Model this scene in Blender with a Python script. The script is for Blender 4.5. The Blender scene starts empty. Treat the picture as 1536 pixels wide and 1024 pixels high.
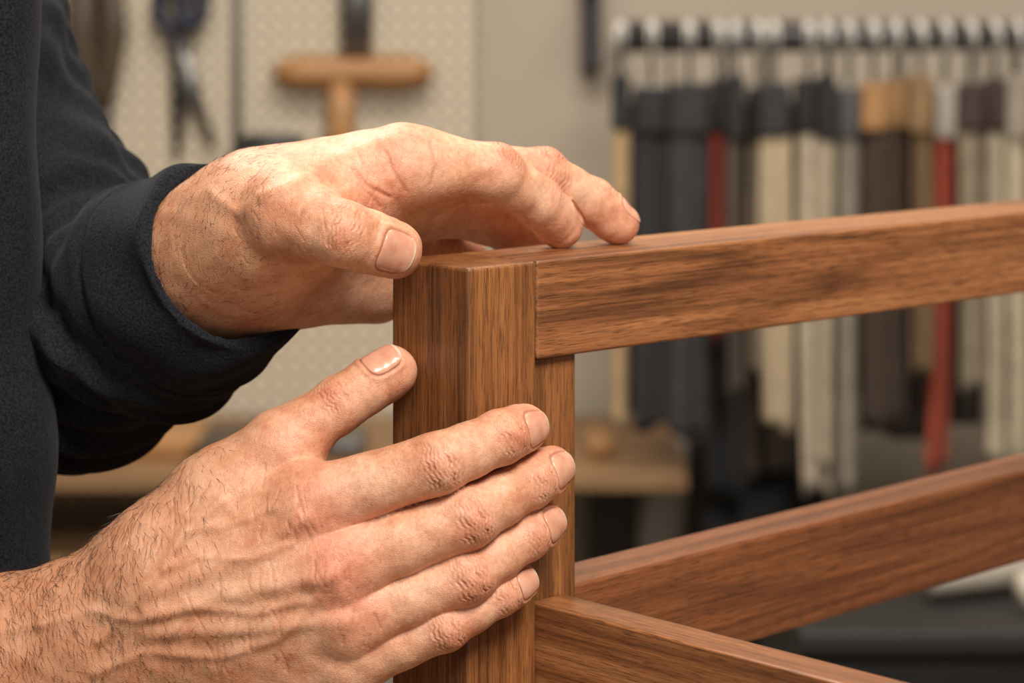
import bpy, bmesh, math, random
import numpy as np
from mathutils import Vector, Matrix
random.seed(3); np.random.seed(3)
sc=bpy.context.scene
FPX=3650.0; D0=912.5; CAMH=1.35
def M(px,py,off=0.0):
    d=D0+off
    return np.array([(px-768)*d/FPX, d, -py*d/FPX])
def W(v): return Vector((v[0]/1000,v[1]/1000,v[2]/1000+CAMH))
def nrm(v): v=np.array(v,float); return v/np.linalg.norm(v)
def link(o,parent=None):
    sc.collection.objects.link(o)
    if parent: o.parent=parent
    return o
def empty(name):
    e=bpy.data.objects.new(name,None); e.empty_display_size=.05; return link(e)
def lin(r,g,b):
    f=lambda c:(c/255/12.92) if c/255<=.04045 else ((c/255+.055)/1.055)**2.4
    return (f(r),f(g),f(b),1)

# ---------------------------------------------------------------- materials
def newmat(name):
    m=bpy.data.materials.new(name); m.use_nodes=True
    nt=m.node_tree; b=nt.nodes['Principled BSDF']; return m,nt,b
def N(nt,t,**kw):
    n=nt.nodes.new(t)
    for k,v in kw.items():
        if k in n.inputs: n.inputs[k].default_value=v
        else: setattr(n,k,v)
    return n
def ramp(nt,stops):
    r=nt.nodes.new('ShaderNodeValToRGB'); e=r.color_ramp.elements
    while len(e)<len(stops): e.new(.5)
    for x,(p,c) in zip(e,stops): x.position=p; x.color=c
    return r
def mapped(nt,scale):
    tc=nt.nodes.new('ShaderNodeTexCoord'); mp=nt.nodes.new('ShaderNodeMapping')
    mp.inputs['Scale'].default_value=scale
    nt.links.new(tc.outputs['Object'],mp.inputs['Vector']); return mp
def mix(nt,fac,a,b,mode='MIX'):
    m=nt.nodes.new('ShaderNodeMix'); m.data_type='RGBA'; m.blend_type=mode
    for s,v in ((0,fac),(6,a),(7,b)):
        if hasattr(v,'links'): nt.links.new(v,m.inputs[s])
        else: m.inputs[s].default_value=v
    return m.outputs[2]
def bump(nt,b,h,strength,dist,prev=None):
    n=nt.nodes.new('ShaderNodeBump'); n.inputs['Strength'].default_value=strength; n.inputs['Distance'].default_value=dist
    nt.links.new(h,n.inputs['Height'])
    if prev: nt.links.new(prev,n.inputs['Normal'])
    nt.links.new(n.outputs[0],b.inputs['Normal']); return n.outputs[0]
def simple(name,col,rough=.6,metal=0,var=.15,scale=30,bmp=.0,sheen=0):
    m,nt,b=newmat(name); mp=mapped(nt,(scale,)*3)
    n=N(nt,'ShaderNodeTexNoise',Scale=1.0,Detail=5.0); nt.links.new(mp.outputs[0],n.inputs['Vector'])
    dark=tuple(c*(1-var) for c in col[:3])+(1,); lite=tuple(min(1,c*(1+var)) for c in col[:3])+(1,)
    r=ramp(nt,[(.3,dark),(.7,lite)]); nt.links.new(n.outputs[0],r.inputs[0]); nt.links.new(r.outputs[0],b.inputs['Base Color'])
    b.inputs['Roughness'].default_value=rough; b.inputs['Metallic'].default_value=metal
    b.inputs['Sheen Weight'].default_value=sheen
    if bmp: bump(nt,b,n.outputs[0],.5,bmp)
    return m
def wood(name,light,mid,dark,seed=0.0,rough=.4,coarse=1.0,pore=.65,figure=.08,freq=30):
    m,nt,b=newmat(name); L=nt.links
    tc=nt.nodes.new('ShaderNodeTexCoord')
    off=nt.nodes.new('ShaderNodeMapping'); off.inputs['Location'].default_value=(seed,seed*.37,seed*.71)
    L.new(tc.outputs['Object'],off.inputs['Vector'])
    def sub(scale):
        mp=nt.nodes.new('ShaderNodeMapping'); mp.inputs['Scale'].default_value=scale
        L.new(off.outputs[0],mp.inputs['Vector']); return mp.outputs[0]
    def madd(a,k,prev=None,c=0):
        n=N(nt,'ShaderNodeMath',operation='MULTIPLY_ADD'); L.new(a,n.inputs[0]); n.inputs[1].default_value=k
        if prev is not None: L.new(prev,n.inputs[2])
        else: n.inputs[2].default_value=c
        return n.outputs[0]
    c=coarse
    # growth-ring contours: dark late-wood lines of a lengthwise-stretched field
    wv=N(nt,'ShaderNodeTexNoise',Scale=1.0,Detail=1.0,Distortion=.1); L.new(sub((1.7*c,30*c,30*c)),wv.inputs['Vector'])
    wn=N(nt,'ShaderNodeTexNoise',Scale=1.0,Detail=3.0); L.new(sub((20,260,260)),wn.inputs['Vector'])
    ph=madd(wn.outputs[0],.035,wv.outputs[0])
    mul=madd(ph,freq*2)
    sn=N(nt,'ShaderNodeMath',operation='SINE'); L.new(mul,sn.inputs[0])
    s01=madd(sn.outputs[0],.5,None,.5)
    pw=N(nt,'ShaderNodeMath',operation='POWER'); L.new(s01,pw.inputs[0]); pw.inputs[1].default_value=2.5
    n1=N(nt,'ShaderNodeTexNoise',Scale=1.0,Detail=6.0,Roughness=.72); L.new(sub((9,800,800)),n1.inputs['Vector'])
    n0=N(nt,'ShaderNodeTexNoise',Scale=1.0,Detail=3.0); L.new(sub((4,110,110)),n0.inputs['Vector'])
    n5=N(nt,'ShaderNodeTexNoise',Scale=1.0,Detail=2.0); L.new(sub((3,18,18)),n5.inputs['Vector'])
    s=madd(pw.outputs[0],figure); s=madd(n1.outputs[0],.65,s); s=madd(n0.outputs[0],.4,s); s=madd(n5.outputs[0],.35,s)
    r=ramp(nt,[(.58,light),(.74,mid),(.92,dark)]); L.new(s,r.inputs[0])
    n2=N(nt,'ShaderNodeTexNoise',Scale=1.0,Detail=2.0,Roughness=.6); L.new(sub((90,2500,2500)),n2.inputs['Vector'])
    r2=ramp(nt,[(.53,(0,0,0,1)),(.62,(1,1,1,1))]); L.new(n2.outputs[0],r2.inputs[0])
    pf=madd(r2.outputs[0],pore)
    col=mix(nt,pf,r.outputs[0],tuple(x*.5 for x in dark[:3])+(1,))
    L.new(col,b.inputs['Base Color'])
    b.inputs['Roughness'].default_value=rough
    b.inputs['Coat Weight'].default_value=.18; b.inputs['Coat Roughness'].default_value=.28
    inv=N(nt,'ShaderNodeMath',operation='SUBTRACT'); inv.inputs[0].default_value=1; L.new(r2.outputs[0],inv.inputs[1])
    p=bump(nt,b,inv.outputs[0],.4,.00015); bump(nt,b,n1.outputs[0],.25,.0003,p)
    return m
def skin(name):
    m,nt,b=newmat(name); L=nt.links
    mp=mapped(nt,(1,1,1))
    n=N(nt,'ShaderNodeTexNoise',Scale=50.0,Detail=8.0,Roughness=.7); L.new(mp.outputs[0],n.inputs['Vector'])
    r=ramp(nt,[(.35,lin(198,134,100)),(.5,lin(222,167,132)),(.66,lin(234,189,157))]); L.new(n.outputs[0],r.inputs[0])
    at=N(nt,'ShaderNodeAttribute',attribute_name='red')
    c1=mix(nt,at.outputs['Fac'],r.outputs[0],lin(215,120,96))
    n3=N(nt,'ShaderNodeTexNoise',Scale=420.0,Detail=5.0,Roughness=.7); L.new(mp.outputs[0],n3.inputs['Vector'])
    r3=ramp(nt,[(.36,(.62,.50,.43,1)),(.58,(1,1,1,1))]); L.new(n3.outputs[0],r3.inputs[0])
    c2=mix(nt,.42,c1,r3.outputs[0],'MULTIPLY')
    ft=N(nt,'ShaderNodeAttribute',attribute_name='tan')
    c3=mix(nt,ft.outputs['Fac'],c2,lin(184,125,88))
    cr=N(nt,'ShaderNodeAttribute',attribute_name='fold')
    c4=mix(nt,cr.outputs['Fac'],c3,lin(152,82,58))  # creases darkened: shade put into the skin colour
    L.new(c4,b.inputs['Base Color'])
    b.inputs['Roughness'].default_value=.48; b.inputs['Specular IOR Level'].default_value=.42
    b.inputs['Subsurface Weight'].default_value=.1; b.inputs['Subsurface Radius'].default_value=(1,.4,.22); b.inputs['Subsurface Scale'].default_value=.0025
    nd=N(nt,'ShaderNodeTexNoise',Scale=300.0,Detail=2.0); L.new(mp.outputs[0],nd.inputs['Vector'])
    vm=N(nt,'ShaderNodeVectorMath',operation='MULTIPLY_ADD'); L.new(nd.outputs[1],vm.inputs[0]); vm.inputs[1].default_value=(.002,)*3; L.new(mp.outputs[0],vm.inputs[2])
    v=N(nt,'ShaderNodeTexVoronoi',Scale=1050.0,feature='DISTANCE_TO_EDGE'); L.new(vm.outputs[0],v.inputs['Vector'])
    rv=ramp(nt,[(0,(0,0,0,1)),(.25,(1,1,1,1))]); L.new(v.outputs['Distance'],rv.inputs[0])
    p=bump(nt,b,rv.outputs[0],.42,.00015)
    mp2=mapped(nt,(420,420,130)); n4=N(nt,'ShaderNodeTexNoise',Scale=1.0,Detail=4.0,Distortion=.8); L.new(mp2.outputs[0],n4.inputs['Vector'])
    p=bump(nt,b,n4.outputs[0],.45,.00055,p)
    return m
SKIN=skin('skin')
def nailmat():
    m,nt,b=newmat('fingernail'); at=N(nt,'ShaderNodeAttribute',attribute_name='tip')
    mp=mapped(nt,(180,180,180)); n0=N(nt,'ShaderNodeTexNoise',Scale=1.0,Detail=3.0); nt.links.new(mp.outputs[0],n0.inputs['Vector'])
    r=ramp(nt,[(.3,lin(204,140,114)),(.7,lin(222,166,138))]); nt.links.new(n0.outputs[0],r.inputs[0])
    c=mix(nt,at.outputs['Fac'],r.outputs[0],lin(236,212,188)); nt.links.new(c,b.inputs['Base Color'])
    b.inputs['Roughness'].default_value=.26; b.inputs['Subsurface Weight'].default_value=.1; b.inputs['Subsurface Scale'].default_value=.002
    mp=mapped(nt,(700,700,700)); n=N(nt,'ShaderNodeTexNoise',Scale=1.0,Detail=2.0); nt.links.new(mp.outputs[0],n.inputs['Vector'])
    bump(nt,b,n.outputs[0],.15,.0003); return m
NAIL=nailmat()

# ---------------------------------------------------------------- implicit modelling
def smin(a,b,k):
    if k<=0: return np.minimum(a,b)
    h=np.maximum(k-np.abs(a-b),0)/k
    return np.minimum(a,b)-h*h*k*.25
class Prim:
    def __init__(s,a,b,ra,rb,k=3,n=None,f=1.0):
        s.a=np.array(a,float); s.b=np.array(b,float); s.ra=ra; s.rb=rb; s.k=k; s.n=None if n is None else nrm(n); s.f=f
        m=max(ra,rb)+k+4
        s.lo=np.minimum(s.a,s.b)-m; s.hi=np.maximum(s.a,s.b)+m
    def ev(s,X,Y,Z):
        ba=s.b-s.a; l2=max(float(ba@ba),1e-6)
        x=X-s.a[0]; y=Y-s.a[1]; z=Z-s.a[2]
        t=np.clip((x*ba[0]+y*ba[1]+z*ba[2])/l2,0,1)
        vx=x-t*ba[0]; vy=y-t*ba[1]; vz=z-t*ba[2]
        if s.n is not None:
            d=(vx*s.n[0]+vy*s.n[1]+vz*s.n[2])*(s.f-1)
            vx=vx+d*s.n[0]; vy=vy+d*s.n[1]; vz=vz+d*s.n[2]
        return np.sqrt(vx*vx+vy*vy+vz*vz)-(s.ra+(s.rb-s.ra)*t)
class Solid:
    def __init__(s): s.palm=[]; s.parts=[]; s.cuts=[]
    def _group(s,prims,shape,sub):
        F=np.full(shape,10.0,np.float32)
        for p in prims:
            ix,X,Y,Z=sub(p)
            if ix is None: continue
            F[ix]=smin(F[ix],p.ev(X,Y,Z).astype(np.float32),p.k)
        return F
    def combine(s,shape,sub):
        A=s._group(s.palm,shape,sub); out=A
        for prims,k in s.parts:
            B=smin(A,s._group(prims,shape,sub),k)
            out=smin(out,B,.4) if out is not A else B
        return out
    def pts(s,P):
        def sub(p):
            m=np.nonzero(np.all((P>p.lo)&(P<p.hi),axis=1))[0]
            if len(m)==0: return None,0,0,0
            Q=P[m]; return m,Q[:,0],Q[:,1],Q[:,2]
        F=s.combine((len(P),),sub)
        for c in s.cuts: F=np.maximum(F,c(P[:,0],P[:,1],P[:,2]))
        return F
    def mesh(s,h):
        allp=s.palm+[p for g,_ in s.parts for p in g]
        lo=np.min([p.lo for p in allp],axis=0); hi=np.max([p.hi for p in allp],axis=0)
        n=np.ceil((hi-lo)/h).astype(int)+1
        ax=[(lo[i]+h*np.arange(n[i])).astype(np.float32) for i in range(3)]
        def sub(p):
            sl=[]
            for i in range(3):
                a=max(0,int((p.lo[i]-lo[i])/h)); b=min(n[i],int((p.hi[i]-lo[i])/h)+1); sl.append(slice(a,b))
            return tuple(sl),ax[0][sl[0]][:,None,None],ax[1][sl[1]][None,:,None],ax[2][sl[2]][None,None,:]
        F=s.combine(tuple(n),sub)
        for c in s.cuts: F=np.maximum(F,c(ax[0][:,None,None],ax[1][None,:,None],ax[2][None,None,:])).astype(np.float32)
        S=F<0
        cnt=np.zeros(tuple(n-1),np.int8)
        for i in (0,1):
            for j in (0,1):
                for k in (0,1): cnt+=S[i:n[0]-1+i,j:n[1]-1+j,k:n[2]-1+k]
        act=np.argwhere((cnt>0)&(cnt<8)); idx=np.full(tuple(n-1),-1,np.int32)
        idx[act[:,0],act[:,1],act[:,2]]=np.arange(len(act))
        pos=np.zeros((len(act),3)); num=np.zeros(len(act))
        C=[(i,j,k) for i in (0,1) for j in (0,1) for k in (0,1)]
        V={c:F[act[:,0]+c[0],act[:,1]+c[1],act[:,2]+c[2]] for c in C}
        for c in C:
            for a in range(3):
                if c[a]==0:
                    d=list(c); d[a]=1; d=tuple(d); fa,fb=V[c],V[d]; m=(fa<0)!=(fb<0)
                    t=np.where(m,fa/np.where(m,fa-fb,1),0)
                    q=np.array(c,float)[None,:].repeat(len(act),0); q[:,a]+=t
                    pos+=q*m[:,None]; num+=m
        P=(act+pos/num[:,None])*h+lo
        faces=[]
        for a in range(3):
            b,c=(a+1)%3,(a+2)%3
            s0=[slice(None)]*3; s1=[slice(None)]*3; s0[a]=slice(0,-1); s1[a]=slice(1,None)
            A,B=S[tuple(s0)],S[tuple(s1)]
            E=np.argwhere(A!=B); E=E[(E[:,b]>0)&(E[:,c]>0)&(E[:,b]<n[b]-1)&(E[:,c]<n[c]-1)]
            fl=A[E[:,0],E[:,1],E[:,2]]
            def cell(db,dc):
                Q=E.copy(); Q[:,b]+=db; Q[:,c]+=dc; return idx[Q[:,0],Q[:,1],Q[:,2]]
            q=np.stack([cell(-1,-1),cell(0,-1),cell(0,0),cell(-1,0)],1)
            q[~fl]=q[~fl][:,::-1]; faces.append(q)
        return P,np.concatenate(faces)
    def grad(s,P,e=.25):
        f=s.pts(P); g=np.stack([s.pts(P+np.eye(3)[i]*e)-f for i in range(3)],1)/e
        return f,g
def build_solid(name,sol,h,mat,parent,subd=1,disp=None,attrs=None,newton=True):
    P,Fc=sol.mesh(h)
    me=bpy.data.meshes.new(name); me.from_pydata((P/1000+np.array([0,0,CAMH])).tolist(),[],Fc.tolist()); me.update()
    ob=bpy.data.objects.new(name,me); link(ob)
    if subd:
        md=ob.modifiers.new('s','SUBSURF'); md.levels=subd
        dg=bpy.context.evaluated_depsgraph_get(); me2=bpy.data.meshes.new_from_object(ob.evaluated_get(dg))
        ob.modifiers.clear(); ob.data=me2; bpy.data.meshes.remove(me); me=me2; me.name=name
    nv=len(me.vertices); co=np.empty(nv*3); me.vertices.foreach_get('co',co); P=(co.reshape(-1,3)-np.array([0,0,CAMH]))*1000
    if newton:
        f,g=sol.grad(P); gl=np.sum(g*g,1); ok=(gl>.2)&(np.abs(f)<2)
        st=(f/np.maximum(gl,.2))[:,None]*g; sl=np.linalg.norm(st,axis=1,keepdims=True); st*=np.minimum(1,.5/np.maximum(sl,1e-6))
        P=P-st*ok[:,None]
        nor=g/np.maximum(np.linalg.norm(g,axis=1,keepdims=True),1e-5)
    else:
        nn=np.empty(nv*3); me.vertex_normals.foreach_get('vector',nn); nor=nn.reshape(-1,3)
    if disp is not None:
        P=P+nor*disp(P,nor)[:,None]
    me.vertices.foreach_set('co',((P)/1000+np.array([0,0,CAMH])).ravel())
    if attrs:
        for k,fn in attrs.items():
            at=me.attributes.new(k,'FLOAT','POINT'); at.data.foreach_set('value',np.clip(fn(P,nor),0,1).astype(np.float32))
    me.polygons.foreach_set('use_smooth',np.ones(len(me.polygons),bool)); me.update()
    me.materials.append(mat); ob.parent=parent
    return ob,P,nor

class Hand:
    def __init__(s): s.sol=Solid(); s.creases=[]; s.nails=[]; s.ridges=[]; s.reds=[]; s.foldv=None
    def finger(s,J,hint,nail=None,k=7,pip=1.0,nhint=None):
        pts=[M(*j[:3]) for j in J]; rs=[j[3] for j in J]; pr=[]
        for i in range(len(J)-1):
            a,b=pts[i],pts[i+1]; mid=(a+b)/2; rm=(rs[i]+rs[i+1])/2*(.94 if i<len(J)-2 else 1.0)
            pr.append(Prim(a,mid,rs[i],rm,2.5)); pr.append(Prim(mid,b,rm,rs[i+1],2.5))
        d=nrm(pts[-1]-pts[-2]); h=np.array(hint,float); nn=nrm(h-d*(h@d))
        r=rs[-1]
        c=pts[-1]-d*3-nn*1.3; pr.append(Prim(c,c+d*1.5,r*.97,r*.9,3))
        s.sol.parts.append((pr,k))
        for i in range(1,len(J)-1):
            a=nrm(pts[i]-pts[i-1]); b=nrm(pts[i+1]-pts[i]); dd=nrm(a+b); n2=nrm(h-dd*(h@dd))
            s.creases.append((pts[i],dd,np.cross(dd,n2),n2,rs[i],pip if i==len(J)-3 else pip*.65))
            s.reds.append((pts[i]+n2*rs[i],11 if i==len(J)-3 else 7,.26))
        s.reds.append((pts[-1]+d*3,11,.36))
        if nail:
            h2=np.array(nhint if nhint is not None else hint,float); nn=nrm(h2-d*(h2@d))
            own=Solid(); own.parts.append((pr,0))
            s.nails.append((pts[-1]-d*nail[2],d,nn,np.cross(d,nn),nail[0],nail[1],r,own))
    def disp(s,P,nor):
        D=np.zeros(len(P)); FV=np.zeros(len(P))
        for j,d,sd,n,r,amp in s.creases:
            q=P-j; m=np.nonzero(np.sum(q*q,1)<(r*2)**2)[0]; q=q[m]
            a=q@d; b=q@sd; c=q@n; gate=np.clip((c/r)*1.6,0,1)*(nor[m]@n>-.1)
            wob=.45*np.sin(b*1.1+j[0])+.25*np.sin(b*2.7+j[2])
            x=np.zeros(len(m))
            for s0,A,w in ((.2,.4,.4),(1.7,.35,.35),(-1.5,.5,.4),(3.3,.8,.5),(-3.1,.75,.5),(5.2,.5,.45),(-5.0,.6,.45),(7.2,.3,.4),(-7.0,.3,.4)):
                c0=s0*(1-.45*(b/(r*1.0))**2)+wob
                x-=A*np.exp(-((a-c0)/w)**2)*(.7+.3*np.sin(b*.9+s0*3))
            x*=np.exp(-(b/(r*.85))**4)*np.exp(-(a/(8.5))**4)
            FV[m]=np.maximum(FV[m],-x*gate*amp*.75)
            x+=.5*np.exp(-(a/5)**2)*np.exp(-(b/(r*.6))**2)
            D[m]+=x*gate*amp
        for c,d,n,sd,L,Wd,r,own in s.nails:
            q=P-c; m=np.nonzero((np.sum(q*q,1)<(r*2)**2)&(np.abs(own.pts(P))<1.2))[0]; q=q[m]
            a=(q@d)/(L/2); th=np.arctan2(q@sd,q@n)/(Wd/2/r)
            rho=(np.abs(a)**3+np.abs(th)**3)**(1/3)
            prox=1/(1+np.exp((a-.75)*12))
            D[m]+=.5*np.exp(-((rho-1.2)/.14)**2)*prox-.5/(1+np.exp((rho-1.0)*18))
            FV[m]=np.maximum(FV[m],.55*np.exp(-((rho-1.03)/.06)**2)*prox)
        for pl,A,w,front in s.ridges:
            best=np.full(len(P),1e9)
            for p,q in zip(pl[:-1],pl[1:]):
                d=q-p; d2=d[0]**2+d[2]**2
                t=np.clip(((P[:,0]-p[0])*d[0]+(P[:,2]-p[2])*d[2])/d2,0,1)
                best=np.minimum(best,np.hypot(P[:,0]-p[0]-t*d[0],P[:,2]-p[2]-t*d[2]))
            x=A*np.exp(-(best/w)**2)*np.clip(-nor[:,1]*1.5,0,1)
            D+=x
            if A<0: FV=np.maximum(FV,-x*.6)
        D+=.22*np.sin(P[:,0]*.31+1.3*np.sin(P[:,2]*.23))*np.sin(P[:,2]*.37+P[:,1]*.2)
        s.foldv=FV
        return D
    def red(s,P,nor):
        R=np.full(len(P),.08)
        for c,w,A in s.reds: R+=A*np.exp(-np.sum((P-c)**2,1)/(w*w))
        return R
    def build(s,name,parent,h,tan):
        ob,P,nor=build_solid(name,s.sol,h,SKIN,parent,1,s.disp,{'red':s.red,'tan':tan,'fold':lambda P,n:s.foldv})
        for i,nl in enumerate(s.nails): s.nail(i,nl,parent,name)
        return ob,P,nor
    def nail(s,i,nl,parent,name):
        c,d,n,sd,L,Wd,r,own=nl; nu,nv=22,20; V=[];T=[];Q=[];R=[]
        for a in range(nu+1):
            for b in range(nv+1):
                x=-1+2*a/nu; y=-1+2*b/nv
                p=3.2
                sc_=(abs(x)**p+abs(y)**p)**(1/p)/max(abs(x),abs(y),1e-6) if (x or y) else 1
                X,Y=x/sc_,y/sc_
                rho=max(abs(x),abs(y))
                th=Y*Wd/2/r
                base=c+d*X*L/2; rd=n*math.cos(th)+sd*math.sin(th)
                Q.append(base+rd*(r*1.7)); R.append(-rd); T.append((X,Y,rho))
        Q=np.array(Q);R=np.array(R)
        for it in range(40):
            f=own.pts(Q); Q+=R*np.clip(f*.7,-.5,2)[:,None]
        T=np.array(T); up=.12+.1*(1-np.abs(T[:,1])**2)-.35*np.clip((T[:,2]-.85)/.15,0,1)*(T[:,0]<.7)+.25*np.clip(T[:,0],0,1)
        Q-=R*up[:,None]
        F=[(a*(nv+1)+b,a*(nv+1)+b+1,(a+1)*(nv+1)+b+1,(a+1)*(nv+1)+b) for a in range(nu) for b in range(nv)]
        me=bpy.data.meshes.new(name+'_nail_%d'%(i+1)); me.from_pydata((Q/1000+np.array([0,0,CAMH])).tolist(),[],F); 
        at=me.attributes.new('tip','FLOAT','POINT'); at.data.foreach_set('value',np.clip((T[:,0]-.84+.1*T[:,1]**2)*12,0,1).astype(np.float32))
        for p in me.polygons: p.use_smooth=True
        me.materials.append(NAIL)
        o=bpy.data.objects.new(me.name,me); link(o,parent)
        so=o.modifiers.new('t','SOLIDIFY'); so.thickness=.0004; so.offset=0

def pl(*pts,off=-20): return [M(x,y,off) for x,y in pts]
person=empty('person')
# ================= right hand (lower)
H=Hand(); S=H.sol
yn=(0.1,1,0)
S.palm+= [Prim(M(-430,1190,60),M(0,1003,8),40,33,6,yn,1.2),
          Prim(M(0,1003,8),M(140,958,2),33,29,10,yn,1.35),
          Prim(M(140,958,2),M(250,905,0),29,26,12,yn,1.45),
          Prim(M(250,845,2),M(462,757,-8),20,13.5,12),
          Prim(M(250,880,-2),M(503,850,-12),19,14.5,12),
          Prim(M(240,930,0),M(525,928,-9),19,13.8,12),
          Prim(M(240,975,4),M(520,995,-3),19,12.5,12),
          Prim(M(280,880,12),M(470,850,6),18,14,12),
          Prim(M(300,1000,10),M(470,1010,6),17,13,12),
          Prim(M(225,865,4),M(330,750,6),21,17,14),
          Prim(M(330,750,6),M(420,668,6),17,12.5,10),
          Prim(M(340,770,12),M(440,730,8),15,12,12)]
H.finger([(420,668,6,12.4),(508,607,11,10.6),(588,556,18,9.6)],(-.3,-.85,.42),(14.5,15,1.9),k=7,pip=1.0,nhint=(-.55,-.65,.6))
fh=(.62,-.78,.12); nh=(.4,-.9,.1)
H.finger([(460,757,-10,13.4),(658,694,-15,11.3),(752,655,-5,9.9),(790,640,5.5,8.3)],fh,(13.5,13,2.6),nhint=nh,pip=1.15)
H.finger([(503,850,-14,13.8),(700,777,-12,11.6),(796,721,5,10),(829,702,15,8.3)],fh,(13.5,13,2.4),nhint=nh,pip=1.15)
H.finger([(525,928,-11,12.8),(698,864,-11,10.6),(788,803,4,9.2),(818,784,13,7.9)],fh,(12.5,12,2.2),nhint=nh,pip=1.1)
H.finger([(520,992,-5,11.8),(668,938,-10,9.2),(748,891,-2,8.2),(779,872,6,7.3)],fh,(11,10.5,1.8),nhint=nh)
H.reds+=[(M(470,760,-24),15,.4),(M(512,855,-27),15,.4),(M(535,925,-24),12,.3),(M(410,660,-6),11,.2)]
H.ridges+=[(pl((230,885),(340,840),(460,775)),1.3,3.6,1),(pl((225,915),(360,885),(500,855)),1.4,3.6,1),
           (pl((220,945),(370,940),(520,925)),1.2,3.4,1),
           (pl((150,960),(200,900),(245,850),(275,800),(330,755)),1.3,2.2,1),(pl((250,850),(300,832),(380,835),(440,812)),.7,1.8,1),
           (pl((60,940),(140,915),(210,925),(300,905),(380,915),(460,895)),.8,2.1,1),(pl((280,800),(350,785),(410,760)),.7,1.8,1),
           (pl((140,1010),(220,975),(330,985),(420,955),(480,890)),.7,2.1,1),(pl((-60,960),(60,940)),.6,2.2,1)]
rng=np.random.RandomState(5)
for i in range(70):
    x=rng.uniform(150,450); y=rng.uniform(730,1020); l=rng.uniform(14,46); a=rng.uniform(-2.0,-1.0)
    H.ridges.append((pl((x,y),(x+l*.5*math.cos(a)+rng.uniform(-4,4),y+l*.5*math.sin(a)),(x+l*math.cos(a)+rng.uniform(-5,5),y+l*math.sin(a))),-.24,.5,1))
for (x,y,n_) in ((462,765,10),(508,855,10),(530,930,7)):
    for i in range(n_):
        xx=x+rng.uniform(-34,34); yy=y+rng.uniform(-24,24); l=rng.uniform(12,30); a=rng.uniform(1.0,1.9)
        H.ridges.append((pl((xx,yy),(xx+l*math.cos(a),yy+l*math.sin(a))),-.25,.5,1))
def tan_r(P,n): return np.clip((-70-P[:,0])/90,0,1)*.6
def tan_l(P,n): return np.clip((-70-P[:,0])/50,0,1)*.5
rh,RP,RN=H.build('right_hand',person,.9,tan_r)

# ================= left hand (upper)
G=Hand(); S=G.sol
S.palm+= [Prim(M(120,550,150),M(300,402,62),34,33,6),
          Prim(M(300,402,62),M(400,350,38),32,27,14,(0,.6,.8),1.1),
          Prim(M(395,325,38),M(600,248,38),24,14.5,16),
          Prim(M(400,340,46),M(636,258,54),22,14,16),
          Prim(M(400,370,54),M(625,298,70),22,13,16),
          Prim(M(400,395,62),M(590,350,84),22,13,16),
          Prim(M(410,400,58),M(560,422,76),19,16,16),
          Prim(M(350,368,40),M(435,325,14),23,16,18),
          Prim(M(455,325,28),M(530,282,38),12,11,14)]
G.finger([(430,322,8,15.5),(513,350,-3,12.2),(591,374.5,10.5,10.9)],(.1,-1,.18),(16,16.5,5.2),k=6,nhint=(-.1,-1,.08),pip=1.1)
G.finger([(604,248,38,13.8),(742,258,50,11.3),(806,303,64,10),(843,340,75,8.6)],(.45,-.25,.9),(12,12,.5),nhint=(.6,-.1,.9))
G.finger([(640,258,54,13.4),(812,262,74,10.8),(886,302,85,9.5),(929,336,89,8.2)],(.4,-.1,.9),(12,12,.5),nhint=(.6,-.1,.9))
G.finger([(626,300,72,12.8),(735,326,98,11.5),(785,358,112,9.5),(812,388,120,7.8)],(.45,.0,.9))
G.finger([(590,352,86,13),(655,366,106,11),(700,394,120,9),(715,425,128,7)],(.5,.1,.85))
G.reds+=[(M(610,215,26),15,.3),(M(540,300,22),14,.2)]
G.ridges+=[(pl((575,310),(540,290),(520,265)),-.5,.9,1),(pl((600,300),(580,265),(570,240)),-.4,.9,1),(pl((640,225),(648,262),(640,290)),-.4,.9,1),
           (pl((395,305),(470,255),(560,225)),.9,3.0,1),(pl((560,325),(545,305),(530,290)),-.3,.8,1),(pl((300,300),(350,330),(380,300),(440,280)),.6,2.2,1)]
for i in range(46):
    x=rng.uniform(360,590); y=rng.uniform(235,390); l=rng.uniform(10,28); a=rng.uniform(-2.2,-.9)
    G.ridges.append((pl((x,y),(x+l*math.cos(a),y+l*math.sin(a)),off=20),-.18,.5,1))
lh,LP,LN=G.build('left_hand',person,.9,tan_l)

# ================= arm hair
def hairs(name,P,nor,sel,growth,count,lmin,lmax,parent):
    ids=np.nonzero(sel(P,nor))[0]
    if len(ids)==0: return
    V=[];F=[]
    for i in rng.choice(ids,count):
        p=P[i].copy(); n=nor[i]; g=np.array(growth,float)+rng.normal(0,.28,3); g=g-n*(g@n); g=nrm(g)
        L=rng.uniform(lmin,lmax); d=nrm(g+n*rng.uniform(.1,.4)); sd=nrm(np.cross(d,n)); up=np.cross(sd,d); w=.065
        base=len(V); seg=4; bend=rng.uniform(-.3,0); sb=rng.uniform(-.15,.15)
        for k in range(seg):
            t=k/(seg-1); q=p+d*L*t+n*bend*L*t*t*.6+sd*sb*L*t*t; ww=w*(1-t*.85)
            for a in (0,2.094,4.188): V.append(q+sd*ww*math.cos(a)+up*ww*math.sin(a))
        for k in range(seg-1):
            for a in range(3):
                b=(a+1)%3; F.append((base+k*3+a,base+k*3+b,base+k*3+3+b,base+k*3+3+a))
    me=bpy.data.meshes.new(name); me.from_pydata((np.array(V)/1000+np.array([0,0,CAMH])).tolist(),[],F)
    me.materials.append(HAIR); o=bpy.data.objects.new(name,me); link(o,parent)
HAIR=simple('body_hair',lin(62,38,24),.5)
hairs('right_forearm_hair',RP,RN,lambda P,n:(P[:,0]<-100)&(P[:,0]>-215)&(n[:,1]<.35)&(rng.rand(len(P))<np.clip((-100-P[:,0])/60,.03,1)),(.35,-.1,-.8),3000,3,8,person)
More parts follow.
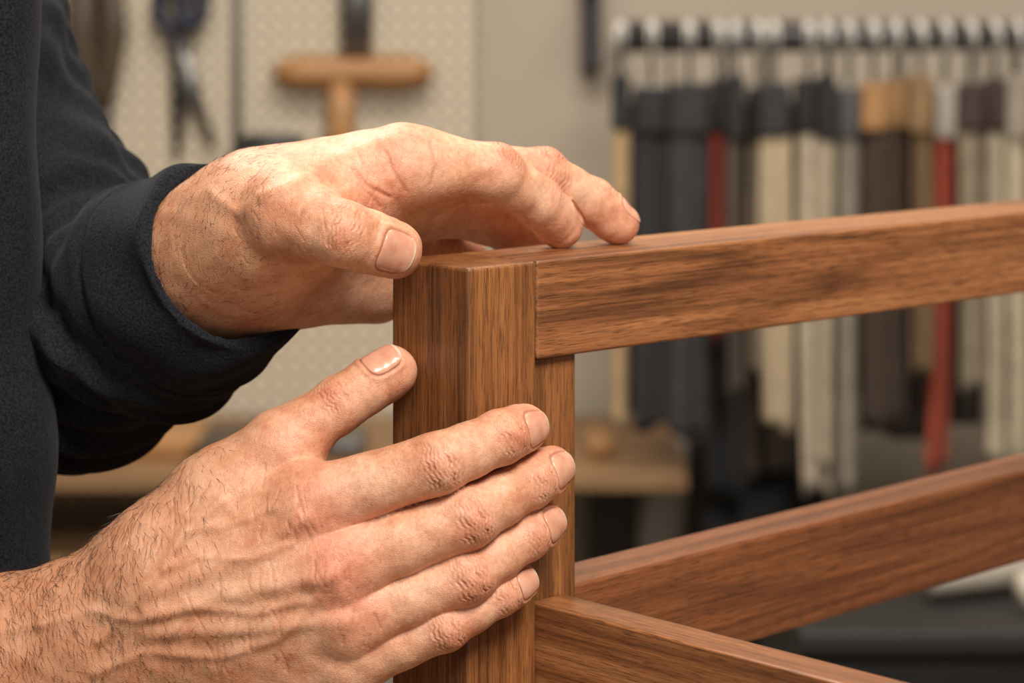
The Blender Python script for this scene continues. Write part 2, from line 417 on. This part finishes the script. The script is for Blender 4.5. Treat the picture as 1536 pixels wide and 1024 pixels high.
hairs('left_forearm_hair',LP,LN,lambda P,n:(P[:,0]<-90)&(P[:,0]>-142)&(n[:,1]<.4),(.5,-.1,.5),900,2.5,5.5,person)

# ================= clothes
def clothmat():
    m,nt,b=newmat('charcoal_cloth'); mp=mapped(nt,(1,1,1))
    n=N(nt,'ShaderNodeTexNoise',Scale=1100.0,Detail=3.0); nt.links.new(mp.outputs[0],n.inputs['Vector'])
    n2=N(nt,'ShaderNodeTexNoise',Scale=18.0,Detail=4.0); nt.links.new(mp.outputs[0],n2.inputs['Vector'])
    r=ramp(nt,[(.35,lin(22,23,27)),(.65,lin(43,45,50))]); nt.links.new(n.outputs[0],r.inputs[0])
    r2=ramp(nt,[(.3,(.7,.7,.7,1)),(.7,(1,1,1,1))]); nt.links.new(n2.outputs[0],r2.inputs[0])
    nt.links.new(mix(nt,1.0,r.outputs[0],r2.outputs[0],'MULTIPLY'),b.inputs['Base Color'])
    b.inputs['Roughness'].default_value=1.0; b.inputs['Sheen Weight'].default_value=.04; b.inputs['Specular IOR Level'].default_value=.06
    bump(nt,b,n.outputs[0],.7,.0007); return m
CL=clothmat()
Cc=M(345,382,46); A_=nrm(M(345,382,46)-M(170,500,112))
SL=Solid()
SL.palm+=[Prim(Cc+A_*14,Cc-A_*38,38,41,5),Prim(Cc-A_*38,M(80,500,130),45,58,14),
          Prim(M(40,460,140),M(-215,-120,175),62,66,20)]
inner=Prim(Cc+A_*60,Cc-A_*30,34.5,34.5)
SL.cuts.append(lambda X,Y,Z:(X-Cc[0])*A_[0]+(Y-Cc[1])*A_[1]+(Z-Cc[2])*A_[2])
SL.cuts.append(lambda X,Y,Z:-inner.ev(X,Y,Z))
def sl_disp(P,n):
    q=P-Cc; s=q@A_; 
    rad=q-np.outer(s,A_); ang=np.arctan2(rad[:,2],rad@nrm(np.cross(A_,(0,0,1))))
    D=-1.0*np.exp(-((s+36)/1.6)**2)
    fold=np.clip((-s-38)/22,0,1)
    D+=fold*(3.8*np.sin(s*.13+2.2*np.sin(P[:,2]*.045)+P[:,1]*.03)+2.1*np.sin(s*.3+P[:,2]*.13+ang)+1.0*np.sin(s*.55-P[:,2]*.21))
    rib=np.clip((s+36)/4,0,1)*np.clip(-s/3,0,1)
    D+=rib*(1.3*np.sin(s*.16+ang*2)+.8*np.sin(ang*7+s*.1))
    return D
build_solid('left_sleeve',SL,1.6,CL,person,1,sl_disp,newton=False)
TO=Solid()
TO.palm+=[Prim(M(-470,1900,170),M(-480,-300,170),126,132,30),
          Prim(M(-58,-200,62),M(-52,640,62),24,24,30),Prim(M(-52,640,62),M(-32,900,70),24,24,30),
          Prim(M(-150,-200,120),M(-150,900,120),40,40,40),
          Prim(M(-760,1190,130),M(-430,1190,66),62,50,20)]
build_solid('jacket_body',TO,4,CL,person,1,lambda P,n:1.4*np.sin(P[:,2]*.06+P[:,1]*.04)+.8*np.sin(P[:,0]*.25+P[:,2]*.02),newton=False)

# ================= chair frame
chair=empty('walnut_chair_frame')
ang=math.atan2(3650,3932)
u=np.array([math.cos(ang),math.sin(ang),0]); v=np.array([-u[1],u[0],0]); zz=np.array([0,0,1.0])
P0=np.array([-16.25,D0,0])
def member(name,s,t,z,axis,mat,bev=1.2,tilt=0):
    lo=[s[0],t[0],z[0]]; hi=[s[1],t[1],z[1]]; B=[u,v,zz]
    order={'u':(0,1,2),'v':(1,2,0),'z':(2,0,1)}[axis]
    size=[(hi[i]-lo[i])/1000 for i in order]
    c=P0+sum(B[i]*(lo[i]+hi[i])/2 for i in range(3))
    bm=bmesh.new(); bmesh.ops.create_cube(bm,size=1); bmesh.ops.scale(bm,vec=size,verts=bm.verts)
    bmesh.ops.bevel(bm,geom=bm.edges[:],offset=bev/1000,segments=3,affect='EDGES',profile=.6)
    me=bpy.data.meshes.new(name); bm.to_mesh(me); bm.free(); me.materials.append(mat)
    for p in me.polygons: p.use_smooth=True
    o=bpy.data.objects.new(name,me); link(o)
    R=Matrix([[B[order[j]][i] for j in range(3)] for i in range(3)]).to_4x4()
    mw=Matrix.Translation(W(c))@R
    if tilt:
        piv=W(c-B[order[0]]*size[0]*500)
        mw=Matrix.Translation(piv)@Matrix.Rotation(tilt,4,Vector(v))@Matrix.Translation(-piv)@mw
    o.matrix_world=mw; o.parent=chair
    w=o.modifiers.new('wn','WEIGHTED_NORMAL'); w.keep_sharp=True
    return o
wA=wood('walnut_post',lin(168,110,61),lin(134,83,44),lin(74,42,23),1.3,figure=.06)
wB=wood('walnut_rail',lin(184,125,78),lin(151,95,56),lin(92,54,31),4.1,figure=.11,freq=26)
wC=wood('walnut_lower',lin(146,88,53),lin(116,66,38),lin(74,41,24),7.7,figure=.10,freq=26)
ZT=-100.5; ZB=-640
member('front_post',(0,35.1),(0,45),(ZB,ZT),'z',wA,1.8)
member('post_inner_cheek',(35.3,60),(4,41),(ZB,-138.7),'z',wA,1)
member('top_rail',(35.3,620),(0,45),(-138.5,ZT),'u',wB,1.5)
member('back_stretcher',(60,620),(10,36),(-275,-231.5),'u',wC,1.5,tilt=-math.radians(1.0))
member('side_rail',(35.3,53.3),(-470,4),(-285,-232),'v',wB,1.3)
member('far_post',(620,655),(0,45),(ZB,ZT),'z',wA,1.8)
member('side_post',(30,65),(-512,-470),(ZB,-215),'z',wA,1.8)

# ================= room
def box(name,lo,hi,mat,parent=None,bev=0.0):
    bm=bmesh.new(); bmesh.ops.create_cube(bm,size=1)
    sz=[hi[i]-lo[i] for i in range(3)]; bmesh.ops.scale(bm,vec=sz,verts=bm.verts)
    if bev: bmesh.ops.bevel(bm,geom=bm.edges[:],offset=bev,segments=3,affect='EDGES',profile=.5)
    me=bpy.data.meshes.new(name); bm.to_mesh(me); bm.free(); me.materials.append(mat)
    o=bpy.data.objects.new(name,me); link(o,parent); o.location=[(lo[i]+hi[i])/2 for i in range(3)]; return o
def B3(px,py,d): return ((px-768)*d/FPX, d, CAMH-py*d/FPX)
x1=B3(712,0,3.0)[0]
plaster=simple('plaster',lin(182,169,152),.9,var=.05,scale=3,bmp=.002)
box('wall_back',(-2.2,3.02,0),(2.6,3.12,2.8),plaster)
box('wall_left',(-2.3,-1.2,0),(-2.2,3.12,2.8),plaster)
box('wall_right',(2.6,-1.2,0),(2.7,3.12,2.8),plaster)
box('floor',(-2.3,-1.2,-.1),(2.7,3.12,0),simple('concrete',lin(116,107,97),.7,var=.15,scale=5))
box('ceiling',(-2.3,-1.2,2.8),(2.7,3.12,2.9),plaster)
box('baseboard_back',(x1+.01,3.0,0),(2.6,3.02,.1),simple('baseboard_paint',lin(150,142,132),.6,var=.05))
def pegmat():
    m,nt,b=newmat('pegboard_hardboard'); L=nt.links
    tc=nt.nodes.new('ShaderNodeTexCoord'); sp=nt.nodes.new('ShaderNodeSeparateXYZ'); L.new(tc.outputs['Object'],sp.inputs[0])
    o=[]
    for ax in (0,2):
        a=N(nt,'ShaderNodeMath',operation='DIVIDE'); a.inputs[1].default_value=.021; L.new(sp.outputs[ax],a.inputs[0])
        f=N(nt,'ShaderNodeMath',operation='FRACT'); L.new(a.outputs[0],f.inputs[0])
        s_=N(nt,'ShaderNodeMath',operation='SUBTRACT'); s_.inputs[1].default_value=.5; L.new(f.outputs[0],s_.inputs[0])
        p=N(nt,'ShaderNodeMath',operation='POWER'); 
        ab=N(nt,'ShaderNodeMath',operation='ABSOLUTE'); L.new(s_.outputs[0],ab.inputs[0]); L.new(ab.outputs[0],p.inputs[0]); p.inputs[1].default_value=2; o.append(p)
    ad=N(nt,'ShaderNodeMath',operation='ADD'); L.new(o[0].outputs[0],ad.inputs[0]); L.new(o[1].outputs[0],ad.inputs[1])
    lt=N(nt,'ShaderNodeMath',operation='LESS_THAN'); lt.inputs[1].default_value=.055; L.new(ad.outputs[0],lt.inputs[0])
    L.new(mix(nt,lt.outputs[0],lin(214,200,177),lin(100,88,72)),b.inputs['Base Color']); b.inputs['Roughness'].default_value=.7
    return m
box('pegboard',(-2.0,2.998,0),(x1,3.018,2.3),pegmat(),bev=.002)

def tube(bm,pts,r,seg=10,rs=None,flat=1.0):
    rings=[]
    for i,p in enumerate(pts):
        p=Vector(p); a=Vector(pts[max(0,i-1)]); b=Vector(pts[min(len(pts)-1,i+1)]); d=(b-a).normalized()
        ref=Vector((0,1,0)) if abs(d.y)<.9 else Vector((1,0,0)); s1=d.cross(ref).normalized(); s2=d.cross(s1)
        rr=rs[i] if rs else r
        rings.append([bm.verts.new(p+s1*rr*math.cos(2*math.pi*k/seg)+s2*rr*flat*math.sin(2*math.pi*k/seg)) for k in range(seg)])
    for a,b in zip(rings[:-1],rings[1:]):
        for k in range(seg): bm.faces.new((a[k],a[(k+1)%seg],b[(k+1)%seg],b[k]))
    bm.faces.new(rings[0][::-1]); bm.faces.new(rings[-1])
def tubeobj(name,pts,r,mat,parent=None,rs=None,seg=12,flat=1.0):
    bm=bmesh.new(); tube(bm,pts,r,seg,rs,flat); bmesh.ops.recalc_face_normals(bm,faces=bm.faces)
    me=bpy.data.meshes.new(name); bm.to_mesh(me); bm.free(); me.materials.append(mat)
    for p in me.polygons: p.use_smooth=True
    o=bpy.data.objects.new(name,me); return link(o,parent)
steel=simple('tool_steel',lin(120,118,116),.35,metal=.8,var=.1)
dksteel=simple('dark_steel',lin(62,60,60),.45,metal=.5,var=.1)
tanw=wood('beech',lin(200,150,98),lin(178,128,78),lin(136,92,54),2.2,rough=.5,pore=.2,figure=.04)
dkhandle=simple('dark_handle',lin(78,64,48),.5)
blue=simple('blue_plastic',lin(38,42,62),.4)
d=2.975
def peg(parent,px,py):
    a=B3(px,py,2.998); tubeobj('peg_hook',[(a[0],2.999,a[2]),(a[0],2.96,a[2]),(a[0],2.95,a[2]+.008)],.003,steel,parent,seg=8)
mal=empty('wooden_mallet')
def lathe_pts(a,b,rads): 
    return [tuple(a[i]+(b[i]-a[i])*k/(len(rads)-1) for i in range(3)) for k in range(len(rads))],rads
pts,rs=lathe_pts(B3(412,108,d),B3(648,108,d),[.010,.018,.021,.020,.019,.019,.019,.020,.021,.018,.010]); tubeobj('mallet_head',pts,0,tanw,mal,rs)
tubeobj('mallet_handle',[B3(512,120,d),B3(512,200,d),B3(512,330,d)],.016,tanw,mal,[.016,.018,.019])
tubeobj('mallet_shaft',[B3(535,-120,d),B3(535,0,d),B3(535,92,d)],.017,steel,mal,[.02,.02,.018],flat=.4); peg(mal,535,-60)
scs=empty('scissors')
tubeobj('blade_1',[B3(262,55,d),B3(285,130,d),B3(322,222,d)],.009,steel,scs,[.012,.011,.003],flat=.3)
tubeobj('blade_2',[B3(275,55,d+.01),B3(269,140,d+.01),B3(266,238,d+.01)],.008,dksteel,scs,[.012,.010,.003],flat=.3)
def ringpts(cx,cy,rx,ry,dd,n=20): return [B3(cx+rx*math.cos(2*math.pi*i/n),cy+ry*math.sin(2*math.pi*i/n),dd) for i in range(n+1)]
tubeobj('grip_1',ringpts(258,8,20,36,d),.009,blue,scs); tubeobj('grip_2',ringpts(288,0,18,36,d),.009,blue,scs); peg(scs,272,20)
plr=empty('pliers')
tubeobj('plier_handle_1',[B3(128,-60,d),B3(122,50,d),B3(138,130,d),B3(148,165,d)],.012,dkhandle,plr,[.016,.02,.014,.01])
tubeobj('plier_handle_2',[B3(165,-60,d),B3(172,50,d),B3(162,130,d),B3(150,165,d)],.012,dkhandle,plr,[.014,.016,.012,.01])
tubeobj('plier_jaw',[B3(149,155,d),B3(152,180,d),B3(160,205,d)],.012,dksteel,plr,[.013,.012,.004],flat=.6); peg(plr,148,130)
tubeobj('steel_rule',[B3(355,-80,d+.02),B3(355,100,d+.02),B3(355,228,d+.02)],.006,dksteel,None,flat=.5)
tubeobj('hand_plane',[B3(350,240,d),B3(375,225,d),B3(440,225,d),B3(462,250,d)],.02,dksteel,None,[.012,.022,.02,.01])
br=empty('wall_bracket'); o=box('bracket_plate',(B3(872,108,2.99)[0],2.985,B3(872,108,2.99)[2]),(B3(902,0,2.99)[0],3.02,CAMH+.15),dksteel,br,.003)
box('bracket_arm',(B3(880,0,2.99)[0],2.9,CAMH+.02),(B3(895,0,2.99)[0],2.985,CAMH+.05),dksteel,br,.003)

# ---- fabric sample rack
rack=empty('fabric_sample_rack')
dr=2.6
tubeobj('rack_rail',[B3(930,58,dr),B3(1300,56,dr),B3(1900,52,dr)],.015,dksteel,rack)
box('rack_rail_channel',(B3(935,0,dr)[0],dr+.012,B3(0,50,dr)[2]),(B3(1900,0,dr)[0],dr+.03,B3(0,32,dr)[2]),dksteel,rack,.001)
for i,px in enumerate((950,1560,1890)):
    box('rack_arm_%d'%(i+1),(B3(px,0,dr)[0],dr,B3(0,62,dr)[2]),(B3(px+14,0,dr)[0],3.02,B3(0,48,dr)[2]),dksteel,rack,.002)
chrome=simple('chrome',lin(222,216,208),.35,metal=.15,var=.05)
def cloth(name,xa,xb,yt,yb,col,dd,folds=2,amp=.008,skew=0,sheen=.05):
    nx,nz=28,24; V=[];F=[]
    A=B3(xa,yt,dd); Bq=B3(xb,yb,dd); ph=random.uniform(0,6)
    for j in range(nz+1):
        t=j/nz
        for i in range(nx+1):
            s=i/nx; x=A[0]+(Bq[0]-A[0])*s; x+=skew*t*t; cx=(A[0]+Bq[0])/2+skew*t*t
            x=cx+(x-cx)*(1+.08*math.sin(t*4+ph))
            y=dd+amp*math.sin(2*math.pi*folds*s+ph+t*1.1)*(0.3+.7*t)
            z=A[2]+(Bq[2]-A[2])*t+ (.006*math.sin(5*s+ph) if j==nz else 0)
            V.append((x,y,z))
    for j in range(nz):
        for i in range(nx): a=j*(nx+1)+i; F.append((a,a+1,a+nx+2,a+nx+1))
    me=bpy.data.meshes.new(name); me.from_pydata(V,[],F)
    for p in me.polygons: p.use_smooth=True
    me.materials.append(simple(name+'_fabric',col,.9,var=.15,scale=60,bmp=.001,sheen=sheen)); o=bpy.data.objects.new(name,me); link(o,rack)
    so=o.modifiers.new('t','SOLIDIFY'); so.thickness=.004
    return o
BK=lin(28,27,29)
swt=[
 (920,942,190,640,lin(182,154,114),BK,1,0),
 (952,1004,200,640,lin(52,50,51),lin(32,31,33),1,0),
 (1006,1060,205,650,lin(56,54,55),lin(38,37,39),1,0),
 (1068,1088,205,505,lin(140,58,42),BK,1,0),
 (1092,1114,205,590,lin(86,72,62),BK,1,0),
 (1124,1152,208,560,lin(150,134,112),lin(36,34,36),1,0),
 (1140,1182,208,640,lin(188,168,138),lin(40,38,40),2,.004),
 (1194,1232,206,735,lin(206,190,166),BK,2,.008),
 (1230,1250,206,700,lin(178,162,138),BK,1,.0),
 (1258,1288,208,735,lin(156,145,130),lin(84,82,84),1,.0),
 (1294,1326,200,640,lin(66,52,42),lin(164,122,76),1,0),
 (1328,1358,200,630,lin(80,64,52),lin(150,112,70),1,0),
 (1366,1394,195,560,lin(110,88,60),lin(136,106,72),1,0),
 (1404,1432,208,705,lin(160,70,48),lin(174,164,152),1,-.01),
 (1440,1472,200,580,lin(142,128,106),lin(60,44,38),2,0),
 (1480,1506,205,690,lin(194,180,154),lin(64,46,40),2,0),
 (1512,1540,205,690,lin(186,172,146),lin(150,138,124),2,0),
 (1546,1580,205,650,lin(120,98,74),lin(48,46,48),2,0),
 (1586,1650,205,640,lin(90,84,78),BK,2,0),(1656,1760,205,690,lin(190,170,140),BK,2,0)]
for i,(xa,xb,yt,yb,c,hc,f,sk) in enumerate(swt):
    dd=dr+(.03 if i%2 else 0)-.01
    cloth('swatch_%d'%(i+1),xa,xb,yt-10,yb,c,dd,f,.009,sk)
    box('swatch_header_%d'%(i+1),(B3(xa-3,0,dd)[0],dd-.012,B3(0,yt+4-(i%4)*4,dd)[2]),(B3(xb+3,0,dd)[0],dd+.012,B3(0,112+(i*7%4)*6,dd)[2]),simple('header_%d'%i,hc,.6),rack,.004)
    hx=(xa+xb)/2; hd=dr
    tubeobj('hook_%d'%(i+1),[B3(hx,125,dd),B3(hx,80,dd),B3(hx+1,62,hd-.019),B3(hx+1,46,hd-.015),B3(hx+1,40,hd+.003)],.0028,steel,rack,seg=8)
    tubeobj('hook_ring_%d'%(i+1),[B3(hx-10,56,hd),B3(hx-5,56,hd),B3(hx+5,56,hd),B3(hx+10,56,hd)],.013,chrome,rack,[.012,.018,.018,.012])
for i,(xa,xb,yt,yb,c) in enumerate([(940,1070,150,610,lin(38,37,38)),(1060,1120,150,740,lin(38,37,38)),(1100,1200,150,710,lin(76,62,52)),(1190,1300,150,600,lin(68,60,54)),(1290,1420,150,650,lin(64,50,40)),(1420,1620,150,640,lin(58,49,42))]):
    cloth('gap_shade_swatch_%d'%(i+1),xa,xb,yt,yb,c,dr+.1,3,.01)  # very dark colours stand in for the shadow gaps between front swatches
    hx=(xa+xb)/2; tubeobj('back_hook_%d'%(i+1),[B3(hx,155,dr+.1),B3(hx,80,dr+.1),B3(hx,58,dr+.02),B3(hx,46,dr)],.0025,steel,rack,seg=8)

# ---- workbench behind
wb=empty('workbench')
zt=B3(0,635,2.92)[2]
benchm=wood('bench_wood',lin(172,134,92),lin(142,106,70),lin(106,76,48),3.3,rough=.6,pore=.2,figure=.04)
box('bench_top',(-1.6,2.62,zt-.022),(.19,2.98,zt),benchm,wb,.004)
dkwood=simple('bench_leg_paint',lin(84,76,68),.6)
for i,(x,y) in enumerate(((-1.5,2.7),(.09,2.9),(-1.5,2.9),(-.4,2.7))): box('bench_leg_%d'%(i+1),(x,y,0),(x+.06,y+.06,zt-.02),dkwood,wb,.004)
box('bench_shelf',(-1.55,2.64,zt-.13),(-.28,2.96,zt-.10),benchm,wb,.003)
clut=empty('bench_tools')
for i,(px,py,w,hh,mt) in enumerate([(450,585,50,34,dksteel),(395,600,60,20,dksteel),(340,610,120,16,dkhandle),(520,600,60,14,steel),(250,620,120,22,tanw),(150,650,120,26,dksteel),(100,628,60,60,dkhandle),(440,560,26,26,blue),(900,630,40,12,tanw)]):
    a=B3(px,py,2.75); wd=w*2.75/FPX
    bx=box('tool_%d'%(i+1),(a[0]-wd/2,2.70,zt),(a[0]+wd/2,2.80,zt+hh*2.75/FPX+.01),mt,clut,.008)
box('fabric_bin',(B3(1045,0,2.8)[0],2.76,0),(B3(1235,0,2.8)[0],2.98,B3(0,650,2.8)[2]),simple('bin_black',lin(32,31,32),.6),None,.01)
cab=empty('storage_cabinet')
cm=simple('cabinet_dark',lin(40,38,37),.6)
ztc=B3(0,905,2.2)[2]
box('cabinet_body',(B3(1185,0,2.2)[0],2.12,0),(1.3,2.5,ztc-.02),cm,cab,.005)
box('cabinet_top',(B3(1180,0,2.2)[0],2.1,ztc-.02),(1.31,2.52,ztc),cm,cab,.004)
rollm=simple('roll_paper',lin(206,196,180),.8,var=.06,scale=20)
a=B3(1390,905,2.2); b_=B3(1640,850,2.4)
fr=empty('fabric_rolls')
tubeobj('roll_1',[(a[0],2.2,ztc+.025),(a[0]+.1,2.25,ztc+.03),(b_[0],2.4,ztc+.03)],.025,rollm,fr,[.016,.026,.027])
tubeobj('roll_2',[(a[0]+.08,2.17,ztc+.018),(a[0]+.2,2.2,ztc+.02),(b_[0]+.1,2.3,ztc+.02)],.018,rollm,fr)
st=empty('assembly_table'); zs=CAMH+ZB/1000
box('table_top',(-.16,.2,zs-.04),(.75,1.7,zs),benchm,st,.004)
for i,(x,y) in enumerate(((-.12,.25),(.65,.25),(-.12,1.6),(.65,1.6))): box('table_leg_%d'%(i+1),(x,y,0),(x+.06,y+.06,zs-.04),dkhandle,st,.004)

# ================= lights & camera
def area(name,loc,tgt,size,power,col,sy=None):
    l=bpy.data.lights.new(name,'AREA'); l.energy=power; l.color=col; l.shape='RECTANGLE'; l.size=size; l.size_y=sy or size
    o=bpy.data.objects.new(name,l); link(o); o.location=loc
    o.rotation_euler=(Vector(tgt)-Vector(loc)).to_track_quat('-Z','Y').to_euler(); return o
area('key_light',(.38,0,2.3),(-.02,.93,1.2),.5,34,(1,.95,.87))  # unseen softbox serving as key from the upper right
area('fill_light',(-.9,-.5,1.9),(-.05,.93,1.15),.8,3.5,(1,.95,.9))
area('background_light',(.1,1.7,2.75),(.1,2.4,1.2),1.6,40,(1,.94,.85),.5)  # added below the ceiling to brighten the back wall
area('rim_lamp',(-.4,1.7,2.25),(-.05,.95,1.25),.45,11,(1,.93,.85))
w=bpy.data.worlds.new('world'); sc.world=w; w.use_nodes=True
w.node_tree.nodes['Background'].inputs[0].default_value=(1,.96,.91,1); w.node_tree.nodes['Background'].inputs[1].default_value=.23
cam=bpy.data.cameras.new('camera'); co=bpy.data.objects.new('camera',cam); link(co)
co.location=(0,0,CAMH); co.rotation_euler=(math.pi/2,0,0)
cam.sensor_width=36; cam.lens=FPX/1536*36; cam.shift_y=-512/1536
cam.dof.use_dof=True; cam.dof.focus_distance=.91; cam.dof.aperture_fstop=8.3; cam.clip_start=.05
sc.camera=co
sc.view_settings.view_transform='Standard'
